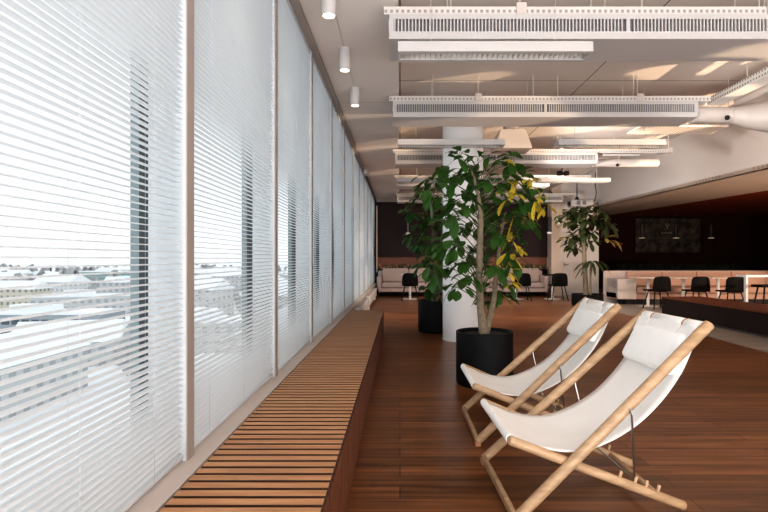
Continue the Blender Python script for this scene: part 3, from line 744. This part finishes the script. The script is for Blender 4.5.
# stick pendants
def stick(label,px_,Y,y0,y1,dark=False):
    t=thing('stick_pendant',label,'pendant lamp',((px_-400)*Y/512,Y,1.2-(y1-259)*Y/512),0,'slim pendant lamps by the far wall'); h=(y1-y0)*Y/512
    m=MB(); m.tube([(0,0,.0),(0,0,h)],.025 if not dark else .07,14); m.build('shade',M['slotdark'] if not dark else M['track'],t,True)
    m=MB(); m.lathe([(.06,-.06),(.07,-.05),(.07,.0),(.02,.02)],0,0,16); m.build('lamp_end',M['tablewhite'],t,True)
    m=MB(); m.tube([(0,0,h),(0,0,(CH if px_>420 else SZ)-t.location.z)],.004,5); m.build('cord',M['track'],t)
stick('slim grey pendant lamp against the dark wall left of the trees',408,15.5,217,233)
stick('short black pendant lamp with white tip by the white pillar',549.3,15.5,217,232,True)

# ------------------------------------------------------------------ cafe side on the right
# banquette
t=thing('banquette','long blush upholstered banquette under the dark cafe wall','banquette',(5.7,13.4,0))
m=MB(); m.box(.0,7.2,.1,.75,.14,.30); m.build('base',M['sofa2'],t)
m=MB(); m.box(.3,7.2,.15,.7,0,.14); m.build('recess_plinth',M['track'],t)
for k in range(7):
    m=MB(); m.rbox(.52+k*.95,.52+k*.95+.945,.02,.62,.30,.46,.035,3); m.build('seat_cushion',M['sofa2'],t,True)
    m=MB(); m.rbox(.52+k*.95,.52+k*.95+.945,.60,.74,.46,.86,.035,3); m.build('back_cushion',M['sofa2'],t,True)
m=MB(); m.rbox(.0,.50,.0,.75,.14,.68,.03,3); m.build('armrest',M['panel'],t,True)
m=MB(); m.box(-.05,7.2,.76,.84,0,.875); m.build('back_panel',M['panel'],t)
for k in range(2):
    m=MB(); m.rod((.06+k*.38,.05,0),(.06+k*.38,.05,.15),.018,8); m.build('leg',M['blackleg'],t,True)
# planter ledge behind it
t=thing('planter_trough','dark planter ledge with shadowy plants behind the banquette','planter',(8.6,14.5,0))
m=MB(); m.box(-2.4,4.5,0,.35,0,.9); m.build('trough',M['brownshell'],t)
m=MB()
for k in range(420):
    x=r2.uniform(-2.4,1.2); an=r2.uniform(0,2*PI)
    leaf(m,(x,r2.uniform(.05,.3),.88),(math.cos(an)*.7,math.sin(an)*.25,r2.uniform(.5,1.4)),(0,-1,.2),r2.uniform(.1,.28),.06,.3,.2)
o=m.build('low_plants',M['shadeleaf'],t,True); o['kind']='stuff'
G3='pedestal tables along the banquette'
for px_,w_ in ((648,'nearest the small potted tree'),(683,'in the middle of the row'),(718,'beside the white bar counter')):
    cafe_table('pale pedestal cafe table at the banquette, '+w_,((px_-400)*13.0/512,13.0,0),G3,M['tabletop'],.66,.6)
G4='dark brown chairs along the banquette'
a=shell_chair('dining_chair','dark brown shell chair at the banquette, left of three',M['brownshell'],((657.5-400)*12.3/512,12.3,0),.12,G4,.46,.79)
dup(a,((696-400)*12.2/512,12.2,0),.05,'dark brown shell chair at the banquette, middle of three')
dup(a,((731-400)*12.0/512,12.0,0),-.03,'dark brown shell chair at the banquette, right of three')
# bar counter frame and stool
t=thing('bar_counter','white framed bar counter at the right edge','counter',(7.62,11.25,0))
m=MB(); m.box(-.02,.03,0,.07,0,.80); m.build('side_panel',M['tablewhite'],t)
m=MB(); m.box(-.02,3.2,0,.35,.80,.85); m.build('worktop',M['tablewhite'],t)
m=MB(); m.box(3.1,3.16,0,.35,0,.80); m.build('side_panel',M['tablewhite'],t)
t=thing('bar_stool','dark backless stool in front of the white bar counter','stool',(7.83,10.9,0))
m=MB(); m.rbox(-.26,.26,-.17,.17,.60,.655,.025,3); m.build('seat',M['brownshell'],t,True)
for sx in (-1,1):
    for sy in (-1,1):
        m=MB(); m.rod((sx*.14,sy*.1,.60),(sx*.23,sy*.17,0),.017,8); m.build('leg',M['blackleg'],t,True)
# long dark block seat
t=thing('block_bench','long dark block bench with brown leather top at right','bench',(5.55,8.0,0))
m=MB(); m.box(0,.85,-4.5,2.85,.04,.37); m.build('block_body',M['blockside'],t)
m=MB(); m.rbox(-.01,.86,-4.51,2.86,.37,.405,.012,2); m.build('leather_top',M['blocktop'],t,True)
m=MB(); m.box(.05,.8,-4.4,2.78,0,.04); m.build('plinth',M['plinth'],t)
# pendants
def pendant(label,x):
    t=thing('cone_pendant',label,'pendant lamp',(x,16,1.86),0,'black cone pendants over the banquette')
    m=MB(); m.lathe([(.11,0),(.10,.03),(.045,.16),(.035,.40),(.0,.42)],0,0,24); m.build('shade',M['track'],t,True)
    m=MB(); m.lathe([(.095,-.004),(.0,-.004)],0,0,24); m.build('light_disc',M['glow_disc'],t)
    m=MB(); m.tube([(0,0,.41),(0,0,LX-1.86)],.004,5); m.build('cord',M['track'],t)
pendant('black cone pendant before the dark picture, left of three',242*16/512)
pendant('black cone pendant before the dark picture, middle of three',276*16/512)
pendant('black cone pendant right of the dark picture',311*16/512)
# dark picture on the cafe wall
def pic_mat():
    m=bpy.data.materials.new('dark_picture'); m.use_nodes=True; N=m.node_tree.nodes; L=m.node_tree.links; b=N['Principled BSDF']; b.inputs['Roughness'].default_value=.4
    tc=N.new('ShaderNodeTexCoord'); n_=N.new('ShaderNodeTexNoise'); n_.inputs['Scale'].default_value=3.2; n_.inputs['Detail'].default_value=8; n_.inputs['Roughness'].default_value=.7
    L.new(tc.outputs['Object'],n_.inputs['Vector']); r=N.new('ShaderNodeValToRGB'); r.color_ramp.elements[0].position=.40; r.color_ramp.elements[0].color=srgb(20,18,18); r.color_ramp.elements[1].position=.72; r.color_ramp.elements[1].color=srgb(110,92,78)
    L.new(n_.outputs['Fac'],r.inputs[0]); L.new(r.outputs[0],b.inputs['Base Color']); return m
t=thing('wall_picture','large dark framed picture with a small pale emblem on the cafe wall','picture',(10.7,20.48,2.14))
m=MB(); m.box(-1.3,1.3,-.02,0,-.68,.68); m.build('picture_panel',pic_mat(),t)
m=MB(); m.box(-1.34,1.34,-.04,0,.68,.72); m.box(-1.34,1.34,-.04,0,-.72,-.68); m.box(-1.34,-1.3,-.04,0,-.68,.68); m.box(1.3,1.34,-.04,0,-.68,.68); m.build('frame',M['brownshell'],t)
eg=mat('emblem_grey',srgb(150,142,134),.6)
m=MB()
def stroke(m,a,b,w):
    a=Vector((a[0],0,a[1]));b=Vector((b[0],0,b[1]));d=(b-a).normalized();n_=Vector((-d.z,0,d.x))*w/2
    pts=[a-n_,b-n_,b+n_,a+n_]; m.add([(p.x,-.026,p.z) for p in pts]+[(p.x,-.021,p.z) for p in pts],[(3,2,1,0),(4,5,6,7),(0,1,5,4),(1,2,6,5),(2,3,7,6),(3,0,4,7)])
stroke(m,(-.10,.46),(-.02,.36),.035); stroke(m,(.06,.46),(-.02,.36),.035); stroke(m,(-.02,.36),(-.02,.25),.035); stroke(m,(-.06,.48),(.02,.48),.02)
m.build('emblem',eg,t)
m=MB()
for k in range(9): stroke(m,(-.26+k*.05,.10),(-.26+k*.05+.028,.10),.06)
m.build('caption_strokes',eg,t)
m=MB(); stroke(m,(-1.25,-.10),(1.1,-.10),.02); m.build('shelf_line',mat('shelf_line',srgb(96,86,80),.6),t)

# ------------------------------------------------------------------ city outside
GZ=-25
m=MB(); m.add([(-4000,-300,GZ),(1500,-300,GZ),(1500,6000,GZ),(-4000,6000,GZ)],[(0,1,2,3)]); struct(m.build('ground',M['snow']),'snow covered ground of the city')
hazy_fac=[facade('facade_grey',srgb(196,197,198),srgb(164,167,170),3.2,3.1,.5),facade('facade_cream',srgb(202,196,182),srgb(140,138,134),3.0,3.2,.42),
     facade('facade_green_glass',srgb(150,172,170),srgb(98,124,126),2.2,4.0,.5),facade('facade_dark_glass',srgb(160,166,172),srgb(84,94,104),3.4,3.6,.8),
     facade('facade_white',srgb(208,208,208),srgb(172,174,176),3.4,3.2,.4)]  # facade colours paled to paint in the haze over the city
def building(label,cx,cy,w,d,h,fm,gable=False,rz=0,group=None,name='city_building'):
    t=thing(name,label,'building',(cx,cy,GZ),rz,group)
    m=MB(); m.box(-w/2,w/2,-d/2,d/2,0,h); m.build('facade',fm,t)
    m=MB()
    if gable:
        rh=d*.3; e=.5
        m.add([(-w/2-e,-d/2-e,h),(w/2+e,-d/2-e,h),(w/2+e,d/2+e,h),(-w/2-e,d/2+e,h),(-w/2,0,h+rh),(w/2,0,h+rh)],[(0,1,5,4),(2,3,4,5),(1,2,5),(3,0,4),(0,3,2,1)])
    else:
        m.box(-w/2-.4,w/2+.4,-d/2-.4,d/2+.4,h,h+.7); m.box(-w*.2,w*.1,-d*.2,d*.2,h+.7,h+3)
    m.build('snowy_roof',M['snow'],t)
building('long pale green glass office block seen through the nearest blind',-326,575,62,30,12,hazy_fac[2])
building('cream apartment house with dark windows at the left edge outside',-200,262,34,14,11,hazy_fac[1],True)
building('low dark glass block with snowy roof at the left edge outside',-128,184,50,16,7,hazy_fac[3])
rb=random.Random(11); cnt=0
spots=[]
for k in range(900):
    Y=math.exp(rb.uniform(math.log(60),math.log(700))); r=rb.uniform(-.80,-.10); X=r*Y
    w,d=rb.uniform(16,42),rb.uniform(11,18)
    if Y>400 and abs(X+326)<60 and Y<600: continue
    if any(abs(X-a)<(w+c)/2+7 and abs(Y-b)<(w+c)/2+5 for a,b,c in spots+[(-200,262,40),(-128,184,56),(-326,575,70)]): continue
    spots.append((X,Y,w))
    if len(spots)>=60: break
protos={}
for i,(X,Y,w) in enumerate(spots):
    h=rb.choice([6,9,12,12,14]); 
    if Y<110: h=min(h,9)
    building('snow roofed city building outside beyond the blinds',X,Y,w,rb.uniform(11,17),h,rb.choice([hazy_fac[0],hazy_fac[4],hazy_fac[1],hazy_fac[0],hazy_fac[4]]),rb.random()<.6,rb.choice([0,.3,PI/2,-.25]),'snow roofed city buildings beyond the blinds')
# winter trees
m=MB(); hazy_tm=mat('winter_trees',srgb(184,184,186),.95,noise=.3,nscale=.2)  # tree colour lightened to carry the same painted haze
for k in range(900):
    if k<420: Y=rb.uniform(420,1100); X=rb.uniform(-.82,-.05)*Y
    else: Y=rb.uniform(110,420); X=rb.uniform(-.82,-.1)*Y
    if any(abs(X-a)<c*.7+5 and abs(Y-b)<c*.7+5 for a,b,c in spots+[(-200,262,40),(-128,184,56),(-326,560,76)]): continue
    h=rb.uniform(6,12) if Y<420 else rb.uniform(9,17); w=h*.45
    for q in range(4):
        an=rb.uniform(0,PI); ca,sa=math.cos(an)*w,math.sin(an)*w
        m.add([(X,Y,GZ),(X+ca*.8,Y+sa*.8,GZ+h*.55),(X+ca*.3,Y+sa*.3,GZ+h),(X-ca*.4,Y-sa*.4,GZ+h*.95),(X-ca*.8,Y-sa*.8,GZ+h*.5)],[(0,1,2,3,4)])
tag(m.build('winter_trees',hazy_tm),'bare grey winter trees among the snowy city roofs','trees',None,'stuff')

# ------------------------------------------------------------------ light
w=bpy.data.worlds.new('world'); bpy.context.scene.world=w; w.use_nodes=True; N=w.node_tree.nodes; L=w.node_tree.links
bg=N['Background']; tc=N.new('ShaderNodeTexCoord'); sp=N.new('ShaderNodeSeparateXYZ'); L.new(tc.outputs['Generated'],sp.inputs[0])
rp=N.new('ShaderNodeValToRGB'); rp.color_ramp.elements[0].position=0; rp.color_ramp.elements[0].color=(.84,.89,.93,1); rp.color_ramp.elements[1].position=.5; rp.color_ramp.elements[1].color=(.95,.98,1,1)
L.new(sp.outputs[2],rp.inputs[0]); L.new(rp.outputs[0],bg.inputs[0]); bg.inputs[1].default_value=1.12
def area(name,loc,rot,sx,sy,p,col=(1,1,1),portal=False):
    l=bpy.data.lights.new(name,'AREA'); l.shape='RECTANGLE'; l.size=sx; l.size_y=sy; l.energy=p; l.color=col
    if portal: l.cycles.is_portal=True
    o=bpy.data.objects.new(name,l); C.objects.link(o); o.location=loc; o.rotation_euler=rot; return o
area('window_portal',(-1.15,7.2,1.85),(PI/2,0,-PI/2),20.5,2.9,1,portal=True)
area('rear_fill',(-.2,-2.8,2.0),(PI/2+.12,0,0),3.5,2.4,150,(.95,.97,1))  # added fill behind the camera; the back wall has no window
area('bounce_fill',(2.4,-2.0,.25),(math.radians(150),0,0),7,1.6,430,(1,.98,.965))  # unseen low fill added to lift the ceiling and beam undersides
area('side_fill',(8.2,1.2,.5),(math.radians(160),0,math.radians(20)),3,3,150,(1,.95,.9))  # added fill off to the right, aimed up at the ceiling
for l in bpy.data.lights: l.specular_factor=.2
def spot(name,loc,tgt,p,col,ang=60,size=.05,blend=.3):
    l=bpy.data.lights.new(name,'SPOT'); l.energy=p; l.color=col; l.spot_size=math.radians(ang); l.spot_blend=blend; l.shadow_soft_size=size
    o=bpy.data.objects.new(name,l); C.objects.link(o); o.location=loc; o.rotation_euler=(Vector(tgt)-Vector(loc)).to_track_quat('-Z','Y').to_euler(); return o
def gobo(o,scale,thr):
    l=o.data; l.use_nodes=True; N=l.node_tree.nodes; L=l.node_tree.links; em=N['Emission']
    tc=N.new('ShaderNodeTexCoord'); n_=N.new('ShaderNodeTexNoise'); n_.inputs['Scale'].default_value=scale; n_.inputs['Detail'].default_value=2
    L.new(tc.outputs['Normal'],n_.inputs['Vector']); r=N.new('ShaderNodeValToRGB'); r.color_ramp.elements[0].position=thr; r.color_ramp.elements[1].position=thr+.015
    L.new(n_.outputs['Fac'],r.inputs[0]); L.new(r.outputs[0],em.inputs['Strength'])
gobo(spot('leafy_sun_bounce',(7.9,3.6,.9),(2.8,6.6,3.5),2300,(1,.74,.5),50,.03),6,.545)
gobo(spot('leafy_sun_bounce',(8.6,6.2,.8),(3.4,10.4,3.5),2600,(1,.74,.5),52,.03),7,.52)
spot('bulkhead_fill',(2.0,8.2,2.3),(6.9,10.3,3.15),350,(1,.94,.89),95,.2,1)  # bulkhead spots are added in mid-air to brighten it, no fitting there
spot('bulkhead_fill',(2.6,11.3,2.3),(6.6,14.8,3.15),250,(1,.94,.89),95,.2,1)
spot('bulkhead_fill',(2.6,4.9,2.2),(7.2,7.4,3.15),110,(1,.94,.89),95,.2,1)
spot('cafe_up_fill',(9.8,7.6,.9),(8.0,13.5,2.93),520,(1,.8,.64),90,.1,.8)  # unseen spot added to brighten the tan strip from below
spot('warm_side_light',(12.5,9.5,2.5),(6.2,13.4,.5),620,(1,.68,.46),60,.1)
for x_,y_ in ((.7,10.3),(3.4,10.3),(1.2,13.4),(3.6,13.4)): spot('lounge_fill',(x_,y_,2.7),(x_+.1,y_+1.2,0),190 if y_<12 else 110,(1,.90,.80),130,.06,.8)  # added fill for the far lounge; the rear pair has no lamp above
for Y in (2.76,3.88,5.0,6.15): spot('downlight_beam',(-.54,Y,SZ-.22),(-.54,Y,0),6,(1,.9,.76),80,.03,.6)

sc=bpy.context.scene
sc.view_settings.view_transform='Standard'; sc.view_settings.look='Medium High Contrast'; sc.view_settings.exposure=0; sc.view_settings.gamma=1
sc.cycles.max_bounces=10; sc.cycles.diffuse_bounces=6; sc.cycles.transparent_max_bounces=16; sc.cycles.sample_clamp_indirect=6
sc.cycles.use_denoising=True
try: sc.cycles.denoiser='OPENIMAGEDENOISE'
except Exception: pass
